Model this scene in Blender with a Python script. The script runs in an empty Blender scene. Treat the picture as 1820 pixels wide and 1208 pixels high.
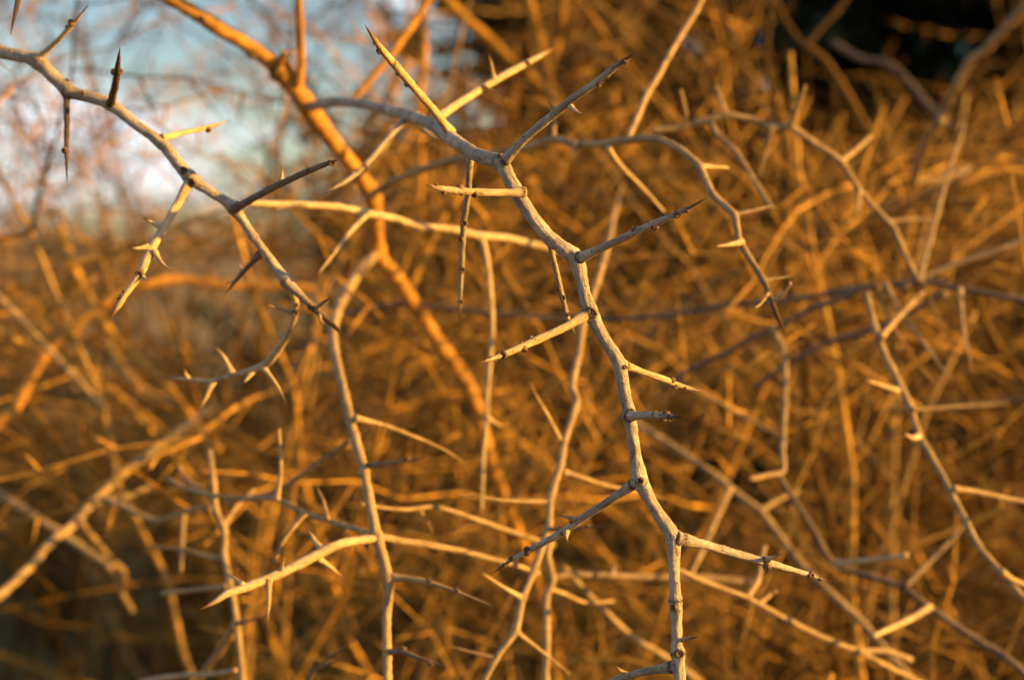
import bpy, math, random
from mathutils import Vector, Matrix, noise

# ------------------------------------------------------------------ camera, sky, sun, exposure
scene = bpy.context.scene
COL = scene.collection
R = math.radians
CAM_Z, PITCH = 1.25, R(-4.0)
LENS, SENSOR, FOCUS = 35.0, 23.6, 0.40
cd = bpy.data.cameras.new('camera'); cam = bpy.data.objects.new('camera', cd); COL.objects.link(cam)
cam.location = (0, 0, CAM_Z); cam.rotation_euler = (math.pi/2 + PITCH, 0, 0)
cd.lens = LENS; cd.sensor_width = SENSOR; cd.clip_start = 0.01; cd.clip_end = 2000
cd.dof.use_dof = True; cd.dof.focus_distance = FOCUS; cd.dof.aperture_fstop = 7.0
scene.camera = cam

SUN_AZ, SUN_EL = R(80), R(13)        # azimuth from straight behind the camera towards its right
sun_dir = Vector((math.cos(SUN_EL)*math.sin(SUN_AZ), -math.cos(SUN_EL)*math.cos(SUN_AZ), math.sin(SUN_EL)))
w = bpy.data.worlds.new('World'); scene.world = w; w.use_nodes = True
nt = w.node_tree; nt.nodes.clear()
wo = nt.nodes.new('ShaderNodeOutputWorld'); bg = nt.nodes.new('ShaderNodeBackground')
sky = nt.nodes.new('ShaderNodeTexSky'); sky.sky_type = 'NISHITA'; sky.sun_disc = False
sky.sun_elevation = SUN_EL; sky.sun_rotation = math.atan2(sun_dir.x, sun_dir.y)
sky.air_density = 1.0; sky.dust_density = 0.6; sky.ozone_density = 1.6
tc = nt.nodes.new('ShaderNodeTexCoord'); mp = nt.nodes.new('ShaderNodeMapping'); mp.inputs['Scale'].default_value = (1, 1, 2.6)
cn = nt.nodes.new('ShaderNodeTexNoise'); cn.inputs['Scale'].default_value = 3.2; cn.inputs['Detail'].default_value = 6; cn.inputs['Roughness'].default_value = .58
cr = nt.nodes.new('ShaderNodeValToRGB'); cr.color_ramp.elements[0].position = .50; cr.color_ramp.elements[1].position = .64
mx = nt.nodes.new('ShaderNodeMix'); mx.data_type = 'RGBA'
mx.inputs[7].default_value = (7.6, 8.1, 8.6, 1)
nt.links.new(tc.outputs['Generated'], mp.inputs['Vector']); nt.links.new(mp.outputs['Vector'], cn.inputs['Vector'])
nt.links.new(cn.outputs['Fac'], cr.inputs['Fac']); nt.links.new(cr.outputs['Color'], mx.inputs[0])
nt.links.new(sky.outputs['Color'], mx.inputs[6]); nt.links.new(mx.outputs[2], bg.inputs['Color'])
bg.inputs['Strength'].default_value = 0.05
nt.links.new(bg.outputs['Background'], wo.inputs['Surface'])

sd = bpy.data.lights.new('sun', 'SUN'); sun = bpy.data.objects.new('sun', sd); COL.objects.link(sun)
sd.energy = 5.0; sd.angle = R(0.55); sd.color = (1.0, 0.51, 0.07)
sun.rotation_euler = sun_dir.to_track_quat('Z', 'Y').to_euler(); sun.location = sun_dir*20

scene.view_settings.view_transform = 'Standard'; scene.view_settings.look = 'None'
scene.view_settings.exposure = 1.72; scene.view_settings.gamma = 1.0; scene.view_settings.use_curve_mapping = False
scene.cycles.use_denoising = True
scene.cycles.max_bounces = 6; scene.cycles.diffuse_bounces = 1

# ------------------------------------------------------------------ helpers
rng = random.Random(7)
K = SENSOR/LENS/1820.0
CR = cam.rotation_euler.to_matrix()
def at(x, y, d):
    return cam.location + CR @ Vector(((x-910)*K*d, -(y-604)*K*d, -d))
CAMF = CR @ Vector((0, 0, -1)); CAMR = CR @ Vector((1, 0, 0)); CAMU = CR @ Vector((0, 1, 0))
def depth(p): return (p - cam.location).dot(CAMF)

def tag(o, label=None, cat=None, group=None, kind=None):
    if label: o['label'] = label
    if cat: o['category'] = cat
    if group: o['group'] = group
    if kind: o['kind'] = kind
    return o
def empty(name, loc):
    o = bpy.data.objects.new(name, None); COL.objects.link(o); o.location = loc
    o.empty_display_size = .01
    return o

class MB:
    """collects tubes; every vertex carries bark coordinates (mm), tip and scar amounts"""
    def __init__(s): s.v = []; s.f = []; s.b = []; s.t = []; s.c = []
    def tube(s, pts, rad, n=6, tips=None, scars=None, seed=0.0, rough=0.0, cap0=True, s0=0.0):
        m = len(pts); base = len(s.v)
        tang = []
        for i in range(m):
            a = pts[max(i-1, 0)]; b = pts[min(i+1, m-1)]
            t = b - a
            tang.append(t.normalized() if t.length > 1e-9 else Vector((0, 0, 1)))
        up = Vector((0, 0, 1)) if abs(tang[0].z) < .9 else Vector((1, 0, 0))
        u = tang[0].cross(up).normalized()
        L = s0
        for i in range(m):
            t = tang[i]; u = (u - t*u.dot(t))
            if u.length < 1e-6: u = t.orthogonal()
            u.normalize(); vv = t.cross(u)
            if i: L += (pts[i]-pts[i-1]).length
            r = rad[i]
            for k in range(n):
                a = 2*math.pi*k/n
                ca, sa = math.cos(a), math.sin(a)
                rr = r
                q = Vector((r*1000*ca + seed, r*1000*sa, L*1000))
                if rough:
                    rr = r*(1 + rough*noise.noise(Vector((q.x*.9, q.y*.9, q.z*.28))) + rough*.7*noise.noise(Vector((q.x*.5, q.y*.5, q.z*.9+50))))
                s.v.append(pts[i] + (u*ca + vv*sa)*rr)
                s.b.append(q); s.t.append(tips[i] if tips else 0.0); s.c.append(scars[i] if scars else 0.0)
        for i in range(m-1):
            for k in range(n):
                a = base+i*n+k; b = base+i*n+(k+1) % n
                s.f.append((a, b, b+n, a+n))
        s.f.append(tuple(base+(m-1)*n+k for k in range(n)))
        if cap0: s.f.append(tuple(base+n-1-k for k in range(n)))
    def build(s, name, mat, parent=None, origin=None):
        o0 = origin if origin is not None else Vector((0, 0, 0))
        me = bpy.data.meshes.new(name)
        me.from_pydata([tuple(p-o0) for p in s.v], [], s.f)
        me.attributes.new('bark', 'FLOAT_VECTOR', 'POINT').data.foreach_set('vector', [c for q in s.b for c in q])
        me.attributes.new('tip', 'FLOAT', 'POINT').data.foreach_set('value', s.t)
        me.attributes.new('scar', 'FLOAT', 'POINT').data.foreach_set('value', s.c)
        me.polygons.foreach_set('use_smooth', [True]*len(me.polygons))
        me.materials.append(mat); me.update()
        o = bpy.data.objects.new(name, me); COL.objects.link(o)
        if parent is not None:
            o.parent = parent
            o.location = o0 - world_loc(parent)
        else: o.location = o0
        return o
def world_loc(o):
    p = Vector(o.location)
    while o.parent is not None:
        o = o.parent; p = p + Vector(o.location)
    return p

# ------------------------------------------------------------------ materials
def newmat(name):
    m = bpy.data.materials.new(name); m.use_nodes = True; n = m.node_tree; n.nodes.clear()
    out = n.nodes.new('ShaderNodeOutputMaterial'); b = n.nodes.new('ShaderNodeBsdfPrincipled')
    n.links.new(b.outputs[0], out.inputs[0])
    return m, n, b
def N(n, t, **kw):
    x = n.nodes.new(t)
    for k, v in kw.items(): setattr(x, k, v)
    return x
def mixc(n, fac, a, b, blend='MIX'):
    x = n.nodes.new('ShaderNodeMix'); x.data_type = 'RGBA'; x.blend_type = blend
    for i, v in ((0, fac), (6, a), (7, b)):
        if hasattr(v, 'links'): n.links.new(v, x.inputs[i])
        else: x.inputs[i].default_value = v if i == 0 else (*v, 1)
    return x.outputs[2]
def ramp(n, fac, p0, p1, c0=(0, 0, 0), c1=(1, 1, 1)):
    x = n.nodes.new('ShaderNodeValToRGB'); e = x.color_ramp.elements
    e[0].position = p0; e[1].position = p1; e[0].color = (*c0, 1); e[1].color = (*c1, 1)
    n.links.new(fac, x.inputs[0]); return x.outputs[0]
def noi(n, vec, scale, detail=3, rough=.55):
    x = n.nodes.new('ShaderNodeTexNoise'); x.inputs['Scale'].default_value = scale
    x.inputs['Detail'].default_value = detail; x.inputs['Roughness'].default_value = rough
    n.links.new(vec, x.inputs['Vector']); return x.outputs['Fac']

def bark(name, light, dark, tipc=(.05, .025, .014), rough=.72, bump=1.0):
    m, n, b = newmat(name)
    at_ = N(n, 'ShaderNodeAttribute', attribute_name='bark').outputs['Vector']
    oi = N(n, 'ShaderNodeObjectInfo')
    off = N(n, 'ShaderNodeVectorMath', operation='ADD'); n.links.new(at_, off.inputs[0])
    sc = N(n, 'ShaderNodeMath', operation='MULTIPLY'); n.links.new(oi.outputs['Random'], sc.inputs[0]); sc.inputs[1].default_value = 90
    n.links.new(sc.outputs[0], off.inputs[1]); V = off.outputs[0]
    st = N(n, 'ShaderNodeMapping'); st.inputs['Scale'].default_value = (1, 1, .16); n.links.new(V, st.inputs['Vector'])
    streak = noi(n, st.outputs[0], 1.5, 4, .6)
    mott = noi(n, V, .17, 4, .6); fine = noi(n, V, 1.7, 4, .65); speck = noi(n, V, 1.1, 2, .5)
    c = mixc(n, ramp(n, mott, .36, .66), dark, light)
    big = noi(n, V, .045, 3, .6)
    c = mixc(n, ramp(n, big, .42, .66, (0, 0, 0), (.75, .75, .75)), c, tuple(x*.62 for x in dark))
    c = mixc(n, ramp(n, streak, .35, .75, (0, 0, 0), (.55, .55, .55)), c, tuple(min(1, x*1.22) for x in light))
    c = mixc(n, ramp(n, fine, .56, .74, (0, 0, 0), (.6, .6, .6)), c, tuple(x*.45 for x in dark))
    c = mixc(n, ramp(n, speck, .66, .70, (0, 0, 0), (.8, .8, .8)), c, (.035, .02, .012))
    cs = N(n, 'ShaderNodeMapping'); cs.inputs['Scale'].default_value = (1, 1, .07); n.links.new(V, cs.inputs['Vector'])
    crack = noi(n, cs.outputs[0], 2.3, 3, .6)
    c = mixc(n, ramp(n, crack, .58, .64, (0, 0, 0), (.6, .6, .6)), c, tuple(x*.30 for x in dark))
    tp = N(n, 'ShaderNodeAttribute', attribute_name='tip').outputs['Fac']
    c = mixc(n, tp, c, tipc)
    sca = N(n, 'ShaderNodeAttribute', attribute_name='scar').outputs['Fac']
    mm = N(n, 'ShaderNodeMath', operation='MULTIPLY'); n.links.new(sca, mm.inputs[0]); n.links.new(ramp(n, fine, .30, .52), mm.inputs[1])
    c = mixc(n, mm.outputs[0], c, (.022, .012, .007))
    n.links.new(c, b.inputs['Base Color']); b.inputs['Roughness'].default_value = rough
    b.inputs['Specular IOR Level'].default_value = .25
    bp = N(n, 'ShaderNodeBump'); bp.inputs['Distance'].default_value = .00025*bump; bp.inputs['Strength'].default_value = .8
    ad = N(n, 'ShaderNodeMath', operation='ADD'); n.links.new(streak, ad.inputs[0]); n.links.new(fine, ad.inputs[1])
    n.links.new(ad.outputs[0], bp.inputs['Height']); n.links.new(bp.outputs[0], b.inputs['Normal'])
    return m
M_near = bark('grey_tan_bark', (.46, .39, .32), (.19, .16, .13), bump=2.6)
M_thorn = bark('pale_sunlit_bark', (.55, .42, .25), (.33, .24, .135), tipc=(.10, .045, .018), bump=1.8)  # pale bark for thorns and twigs in sun, brightness put into the colour
M_limb = bark('orange_limb_bark', (.58, .29, .05), (.26, .13, .03), bump=3)
M_dark = bark('dark_thorn_shade_bark', (.10, .065, .04), (.05, .032, .022), bump=2)  # dark thorn bark, also painted shade on the broad far branches
M_mid = bark('tan_twig_bark', (.40, .285, .15), (.22, .15, .075), bump=2)
M_dull = bark('dull_shaded_bark', (.20, .145, .105), (.10, .072, .055), bump=2)  # dull brown bark; on shaded twigs the shade is in this colour

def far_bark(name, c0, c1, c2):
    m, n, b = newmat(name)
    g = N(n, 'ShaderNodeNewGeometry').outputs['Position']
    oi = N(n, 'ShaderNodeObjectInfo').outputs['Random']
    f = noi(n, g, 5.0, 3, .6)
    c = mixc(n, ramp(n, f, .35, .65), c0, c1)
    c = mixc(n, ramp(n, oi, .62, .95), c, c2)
    c = mixc(n, ramp(n, oi, .20, .55, (.85, .85, .85), (0, 0, 0)), c, tuple(x*.42 for x in c1))  # darkened strands, the thicket's shadowy gaps put into the colour
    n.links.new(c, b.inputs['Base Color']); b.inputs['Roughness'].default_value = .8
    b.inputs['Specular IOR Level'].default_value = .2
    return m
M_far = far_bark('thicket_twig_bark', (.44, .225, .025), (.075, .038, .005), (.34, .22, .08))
M_far2 = far_bark('deep_thicket_bark', (.19, .095, .009), (.03, .015, .002), (.14, .085, .025))  # darker far bark, depth shade of the thicket put into its colour

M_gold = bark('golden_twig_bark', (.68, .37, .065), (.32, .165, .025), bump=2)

def budmat():
    m, n, b = newmat('bud_scale')
    o = N(n, 'ShaderNodeTexCoord').outputs['Object']
    f = noi(n, o, 1400, 3, .6)
    n.links.new(mixc(n, ramp(n, f, .38, .68), (.03, .016, .009), (.22, .13, .06)), b.inputs['Base Color'])
    b.inputs['Roughness'].default_value = .8
    return m
M_bud = budmat()

# ------------------------------------------------------------------ traced branches
def catmull(P, step):
    """P: tuples; centripetal-ish Catmull-Rom through them, sampled about every step (first two coordinates)"""
    out = []
    n = len(P)
    for i in range(n-1):
        p0 = P[i-1] if i else tuple(2*a-b for a, b in zip(P[0], P[1]))
        p1, p2 = P[i], P[i+1]
        p3 = P[i+2] if i+2 < n else tuple(2*a-b for a, b in zip(P[-1], P[-2]))
        L = math.hypot(p2[0]-p1[0], p2[1]-p1[1])
        m = max(2, int(L/step)+1)
        for k in range(m):
            t = k/m; t2 = t*t; t3 = t2*t
            q = []
            for j, (a, b, c, d) in enumerate(zip(p0, p1, p2, p3)):
                T = .38
                m1 = T*(c-a); m2 = T*(d-b)
                q.append((2*t3-3*t2+1)*b + (t3-2*t2+t)*m1 + (-2*t3+3*t2)*c + (t3-t2)*m2)
            out.append(tuple(q))
    out.append(tuple(P[-1]))
    return out

SEED = [0]
def far(d): return d if d < FOCUS else FOCUS+(d-FOCUS)*1.3     # stations were noted for a wider aperture
def slim(d): return max(.74, .96-max(0, d-.42)*2.2)              # half-widths were noted with their blur
def limb(name, P, mat, parent, step, n, rough, flare=1.0, tip=.12, nodes=(), scarbase=0.0):
    """one swept stem / thorn through (x, y, depth, half-width) stations; returns (object, samples)"""
    S = catmull(P, step)
    S = [(x, y, far(d), max(r*slim(d), .25)) for x, y, d, r in S]
    pts = [at(x, y, d) for x, y, d, r in S]
    rad = [r*K*d for x, y, d, r in S]
    lens = [0.0]
    for a, b in zip(pts, pts[1:]): lens.append(lens[-1]+(b-a).length)
    tot = lens[-1]
    r0 = rad[0]
    for i, l in enumerate(lens):
        rad[i] *= 1 + (flare-1)*math.exp(-(l/(2.6*r0))**2)
    tapered = P[-1][3] < 2
    tips = [max(0.0, min(1.0, (l/tot-(1-tip))/tip*1.25)) if tapered else 0.0 for l in lens]
    scars = [0.0]*len(pts)
    if scarbase:
        for i, l in enumerate(lens):
            x = (l-scarbase*r0)/(.55*r0)
            scars[i] = math.exp(-x*x)
    for nx, ny, bulge, sc in nodes:
        j = min(range(len(S)), key=lambda i: (S[i][0]-nx)**2+(S[i][1]-ny)**2)
        for i, l in enumerate(lens):
            x = (l-lens[j])/rad[j]
            if abs(x) < 4:
                rad[i] *= 1+bulge*math.exp(-(x/.9)**2)
                scars[i] = max(scars[i], sc*math.exp(-(x/.30)**2))
    SEED[0] += 37.7
    mb = MB(); mb.tube(pts, rad, n, tips, scars, SEED[0] % 500, rough)
    o = mb.build(name, mat, parent, pts[0])
    return o, S

# bud: a lumpy corky cup on the thorn or stem; three variants share their meshes
def bud_mesh(i):
    r = random.Random(100+i); n = 9
    prof = [(1.15, -.5), (1.1, .05), (1.0, .55), (.78, .85), (.50, .80), (.34, .50), (0.22, .62), (.02, .7)]
    v, f = [], []
    for a, z in prof:
        for k in range(n):
            t = 2*math.pi*k/n
            q = a*(1+r.uniform(-.17, .17)); zz = z + r.uniform(-.14, .14)
            v.append((q*math.cos(t), q*math.sin(t)*.9, zz))
    for j in range(len(prof)-1):
        for k in range(n):
            a = j*n+k; b = j*n+(k+1) % n
            f.append((a, b, b+n, a+n))
    f.append(tuple((len(prof)-1)*n+k for k in range(n)))
    f.append(tuple(n-1-k for k in range(n)))
    me = bpy.data.meshes.new('bud'); me.from_pydata([(x*.001, y*.001, z*.001) for x, y, z in v], [], f)
    me.materials.append(M_bud); me.update(); return me
BUDS = [bud_mesh(i) for i in range(4)]
def bud(S, x, y, size, parent, lean=0.0):
    j = min(range(len(S)), key=lambda i: (S[i][0]-x)**2+(S[i][1]-y)**2)
    sx, sy, d, r = S[j]
    a = S[max(j-1, 0)]; b = S[min(j+1, len(S)-1)]
    tx, ty = b[0]-a[0], b[1]-a[1]; L = math.hypot(tx, ty) or 1; tx /= L; ty /= L
    px, py = -ty, tx
    s = max(-1, min(1, ((x-sx)*px+(y-sy)*py)/max(r, .5)))
    nrm = (CAMR*px - CAMU*py)*s - CAMF*math.sqrt(max(0, 1-s*s))
    ax = (CAMR*tx - CAMU*ty)
    nrm = (nrm + ax*lean).normalized()
    p = at(sx, sy, d) + nrm*(r*K*d*.86)
    o = bpy.data.objects.new('bud', BUDS[rng.randrange(4)]); COL.objects.link(o)
    o.parent = parent; o.location = p - world_loc(parent)
    k = size*K*d*1250
    o.scale = (k, k, k*rng.uniform(.75, 1.05))
    o.rotation_euler = (nrm.to_track_quat('Z', 'Y') @ Matrix.Rotation(rng.uniform(0, 6.28), 3, 'Z').to_quaternion()).to_euler()
    return o

def branch(label, P, parts=(), mat=None, tmat=None, cat='branch', name='thorny_branch', near=False,
           nodes=(), buds=(), group=None, kindname='stem'):
    mat = mat or M_mid; tmat = tmat or mat
    root = empty(name, at(P[0][0], P[0][1], far(P[0][2])))
    tag(root, label, cat, group)
    step, n, ro = (2.2, 20, .15) if near == 2 else ((4.0, 14, .16) if near else (11.0, 8, .12))
    auto = [(x, y, rng.uniform(.05, .2), rng.uniform(0, .45)) for x, y, d, rr in P[1:-1] if rng.random() < .7] if near != 2 else []
    o, S = limb(kindname, P, mat, root, step, n, ro, nodes=list(nodes)+auto)
    for bx, by, bs in buds: bud(S, bx, by, bs, o)
    for part in parts:
        nm, Q = part[0], part[1]
        opt = part[2] if len(part) > 2 else {}
        ts = max(2.0, step*.7)
        th, TS = limb(nm, Q, opt.get('mat', tmat), root, ts, max(6, n-4), ro*.8, flare=opt.get('flare', 1.3),
                      tip=opt.get('tip', .13), nodes=opt.get('nodes', ()), scarbase=opt.get('scar', 0))
        for bx, by, bs in opt.get('buds', ()): bud(TS, bx, by, bs, th, .25)
        for SQ in opt.get('spines', ()):
            limb('spine', SQ, opt.get('smat', M_thorn), th, 2.0, 7, .05, flare=1.7, tip=.45)
    return root

def lin(s, d0, d1, r0, r1):
    """'x,y x,y ...' with depth and half-width running evenly from end to end"""
    P = [tuple(float(a) for a in q.split(',')) for q in s.split()]
    L = [0.0]
    for a, b in zip(P, P[1:]): L.append(L[-1]+math.hypot(b[0]-a[0], b[1]-a[1]))
    return [(x, y, d0+(d1-d0)*l/L[-1], r0+(r1-r0)*l/L[-1]) for (x, y), l in zip(P, L)]
def sp(x0, y0, x1, y1, d0, d1, r):
    return [(x0, y0, d0, r), ((x0+x1)/2+rng.uniform(-.07, .07)*(y1-y0), (y0+y1)/2+rng.uniform(-.07, .07)*(x1-x0), (d0+d1)/2, r*.72), (x1, y1, d1, .3)]

# --- 1. the sharp branch in focus
branch('sharp grey-tan branch zigzagging down through the picture, bearing long pale thorns',
 [(548,190,.585,12),(600,181,.555,12),(660,188,.525,12),(730,206,.485,13),(775,226,.455,13),(810,252,.432,13),(850,277,.415,13),
  (888,289,.402,14),(912,330,.40,13),(940,377,.40,12.5),(975,421,.40,13),(1022,458,.40,14),(1036,510,.40,11.5),(1052,560,.40,13),
  (1078,608,.40,11),(1100,645,.40,13),(1110,698,.40,11),(1119,738,.40,12),(1128,798,.40,10.5),(1138,853,.40,14),(1165,905,.40,11),
  (1195,953,.40,14),(1198,1010,.40,10),(1201,1070,.40,10.5),(1203,1130,.40,10),(1206,1175,.40,11.5),(1211,1240,.40,10),(1222,1330,.41,9),(1226,1460,.43,8)],
 [('thorn',[(800,236,.440,9),(770,195,.430,7.5),(735,155,.420,7.5),(703,117,.411,7.5),(678,88,.405,6.5),(664,68,.402,4),(648,44,.398,.4)],
   dict(buds=[(669,97,5),(699,112,5),(697,140,4),(722,154,4),(667,78,3),(738,150,3.5)],tip=.17)),
  ('thorn',[(772,214,.458,9),(815,184,.465,8),(870,149,.475,8),(935,113,.487,7),(960,100,.491,5),(988,84,.497,.4)],
   dict(buds=[(858,160,6),(935,116,5),(966,102,3)],spines=[sp(878,142,868,93,.476,.470,4),sp(862,158,888,166,.474,.47,3)])),
  ('thorn',[(726,212,.487,5),(745,226,.485,5.5),(762,238,.483,5),(783,252,.48,.4)],dict(tip=.3)),
  ('thorn',[(722,210,.488,7),(690,246,.478,6),(650,293,.468,6),(615,322,.462,4.5),(576,344,.455,.4)],dict(buds=[(650,297,5),(635,303,3)],mat=M_near)),
  ('thorn',[(893,290,.400,9),(938,242,.394,8),(985,203,.388,8),(1012,180,.384,7),(1060,147,.378,7),(1100,114,.373,5),(1127,95,.370,.4)],
   dict(mat=M_near,buds=[(1012,190,5),(1063,152,4.5),(1082,143,3.5),(1110,112,4.5)],spines=[sp(985,200,975,177,.388,.384,4),sp(1014,190,1037,206,.384,.379,4)],scar=.9,tip=.2)),
  ('thorn',[(836,276,.420,6.5),(832,340,.426,6),(824,400,.432,6),(821,460,.438,5.5),(818,520,.444,4.5),(817,568,.449,.4)],
   dict(buds=[(825,395,5),(820,425,4),(821,478,5),(818,535,4)],mat=M_near)),
  ('thorn',[(932,342,.399,8),(880,342.5,.394,7),(830,340.5,.389,7),(793,337,.386,6),(772,332.5,.384,4),(755,327.5,.382,.3)],
   dict(buds=[(845,346,5),(818,332,5),(790,343,4.5),(777,327,3.5),(821,346,3)],tip=.18,scar=.8)),
  ('thorn',[(1022,463,.40,10),(1060,445,.394,7.5),(1110,422,.387,7),(1150,403,.381,7),(1190,386,.376,6),(1225,369,.372,3.6),(1257,352,.368,.3)],
   dict(mat=M_near,buds=[(1127,407,5),(1164,409,5.5),(1203,382,5.5),(1221,376,3.5),(1152,395,3.5)],tip=.22,scar=1.5)),
  ('thorn',[(974,420,.405,6),(985,465,.411,5),(995,510,.417,5.5),(1005,550,.422,4.5),(1015,580,.427,3.5),(1025,601,.43,.3)],
   dict(buds=[(1000,528,4.5),(1009,556,4),(992,512,3.5)],mat=M_near,tip=.2)),
  ('thorn',[(1050,556,.40,10),(1000,583,.393,7.5),(950,606,.387,7.5),(900,628,.381,6),(876,637,.378,4),(851,645,.375,.3)],
   dict(buds=[(944,599,5),(933,620,5.5),(897,630,5.5),(872,634,3),(880,641,3),(926,605,3)],tip=.1,scar=1.6)),
  ('thorn',[(1104,646,.40,8),(1140,660,.404,6),(1175,672,.408,6),(1198,681,.411,5.5),(1225,690,.414,3.8),(1252,698,.417,.3)],
   dict(buds=[(1194,673,5),(1197,688,5),(1215,689,3)],scar=1.5,tip=.22)),
  ('thorn',[(1114,740,.40,9),(1140,738,.392,7.5),(1165,738,.385,7),(1188,740,.379,5.5),(1213,740,.373,.3)],
   dict(mat=M_near,buds=[(1161,735,5),(1183,731,5),(1178,748,5),(1190,742,5)],tip=.32,scar=1.5)),
  ('thorn',[(1134,854,.40,10),(1090,885,.405,7.5),(1040,917,.411,7.5),(1000,945,.416,7),(940,978,.423,5.5),(905,997,.427,3.6),(873,1020,.431,.3)],
   dict(mat=M_near,buds=[(1019,922,5),(1004,948,5),(939,976,5.5),(938,984,4),(910,991,3.5),(896,1003,3)],
        spines=[sp(1019,922,993,914,.412,.408,4),sp(1007,944,1009,964,.414,.412,4)],scar=1.3,tip=.2)),
  ('thorn',[(1200,955,.40,12),(1250,967,.403,8.5),(1310,984,.407,8),(1355,997,.410,7.5),(1400,1010,.413,6),(1438,1021,.416,4.5),(1477,1033,.419,.3)],
   dict(mat=M_near,buds=[(1362,1006,6),(1360,993,6),(1440,1021,5),(1455,1028,3)],spines=[sp(1360,994,1389,983,.410,.405,4.5)],scar=1.3,tip=.15)),
  ('thorn',[(1209,1137,.40,4),(1225,1134,.397,3.2),(1241,1131,.394,.3)],dict(tip=.9)),
  ('thorn',[(1206,1183,.40,11),(1150,1192,.406,7),(1110,1203,.412,7),(1060,1222,.418,6),(990,1244,.425,.4)],
   dict(mat=M_near,spines=[sp(1114,1200,1093,1182,.411,.408,4.5)],scar=1.2)),
 ], mat=M_near, tmat=M_thorn, near=2,
 nodes=[(888,289,.18,.5),(1024,460,.12,.3),(1052,558,.12,.6),(1119,741,.1,.7),(1138,855,.05,.3),(1196,955,.05,.3),(1200,1066,.22,1.0),(1203,1085,.12,.5),(1205,1160,.28,1.0)],
 buds=[(893,283,8),(1051,556,9),(1120,731,6),(1030,455,7),(1136,853,6),(1207,958,7),(1206,1158,7),(1110,652,4),(924,338,5),(1147,857,3),(1197,1078,5)])

# --- 2. the left branch, a little soft
branch('slightly soft branch arching down from the left edge with two dark upright and hanging thorns',
 [(-260,20,.48,14),(-120,50,.46,13),(0,92,.452,12.5),(65,108,.449,13),(120,160,.447,12.5),(190,182,.445,12),(240,220,.444,10.5),(290,258,.443,11),
  (335,312,.442,12.5),(380,345,.442,9.5),(415,370,.442,10),(450,420,.442,8),(480,460,.442,8),(508,498,.442,10),(540,530,.442,7),(575,562,.442,6),(598,583,.442,4),(611,601,.442,.3)],
 [('thorn',[(66,105,.449,6),(105,70,.444,5),(130,42,.441,5),(158,9,.437,.3)],dict(buds=[(127,43,5),(118,50,3)])),
  ('thorn',[(118,160,.447,7),(119,215,.443,5.5),(118,265,.439,4.5),(119,327,.435,.3)],dict(buds=[(116,266,5)],mat=M_dark,tip=.4)),
  ('thorn',[(196,188,.445,8),(205,150,.434,7),(209,120,.427,5.5),(213,84,.419,.3)],dict(buds=[(201,130,5),(217,128,5),(212,108,3)],mat=M_dark,tip=.4)),
  ('thorn',[(288,246,.443,7),(330,235,.448,5.5),(368,227,.453,5),(410,214,.459,.3)],dict(buds=[(370,231,5)])),
  ('side_twig',[(340,318,.442,9),(300,390,.437,8),(270,440,.433,9),(250,485,.430,7.5),(222,525,.427,6),(210,545,.426,5),(197,563,.424,.3)],
   dict(buds=[(212,526,5),(250,486,6),(222,518,3)],spines=[sp(286,403,254,387,.436,.434,4.5),sp(263,438,226,440,.432,.428,4),sp(274,446,306,484,.432,.43,4.5),sp(250,488,264,499,.43,.427,4)])),
  ('thorn',[(415,372,.440,8),(480,336,.431,6.5),(540,308,.423,6),(575,293,.418,5),(601,284,.414,.4)],
   dict(mat=M_dull,spines=[sp(500,325,502,294,.428,.430,4)],buds=[(547,305,5),(588,290,5)])),
  ('thorn',[(462,452,.443,7),(440,475,.452,5.5),(420,498,.459,4.5),(399,523,.466,.3)],dict(mat=M_dull,spines=[sp(432,482,421,464,.455,.458,3.5),sp(418,500,400,505,.46,.464,3)])),
  ('side_twig',[(512,500,.442,8),(526,540,.446,7),(521,572,.450,7),(505,605,.455,7.5),(475,645,.461,8.5),(440,660,.467,6.5),(400,671,.473,6),(370,677,.477,5.5),(330,674,.483,4.5),(278,669,.49,.5)],
   dict(spines=[sp(522,556,468,540,.449,.444,5),sp(412,664,379,611,.471,.468,6),sp(466,650,512,722,.462,.458,5),sp(378,677,351,732,.476,.474,5.5),sp(448,660,428,684,.465,.462,4.5),sp(334,673,328,654,.482,.48,4)],buds=[(527,540,4),(526,555,5)])),
  ('thorn',[(562,548,.442,4),(575,537,.438,3),(588,528,.435,.3)],dict(tip=.8)),
  ('thorn',[(568,556,.442,3.5),(570,570,.440,2.5),(571,580,.438,.3)],dict(tip=.8)),
 ], mat=M_near, tmat=M_thorn, near=1,
 nodes=[(72,108,.15,.3),(122,162,.1,.2),(196,186,.1,.6),(335,315,.22,.8),(415,370,.15,.4),(508,498,.15,.5)],
 buds=[(75,100,6),(120,145,5),(330,305,6),(345,325,7),(422,364,6),(553,545,5),(118,168,6),(148,168,4)])

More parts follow.
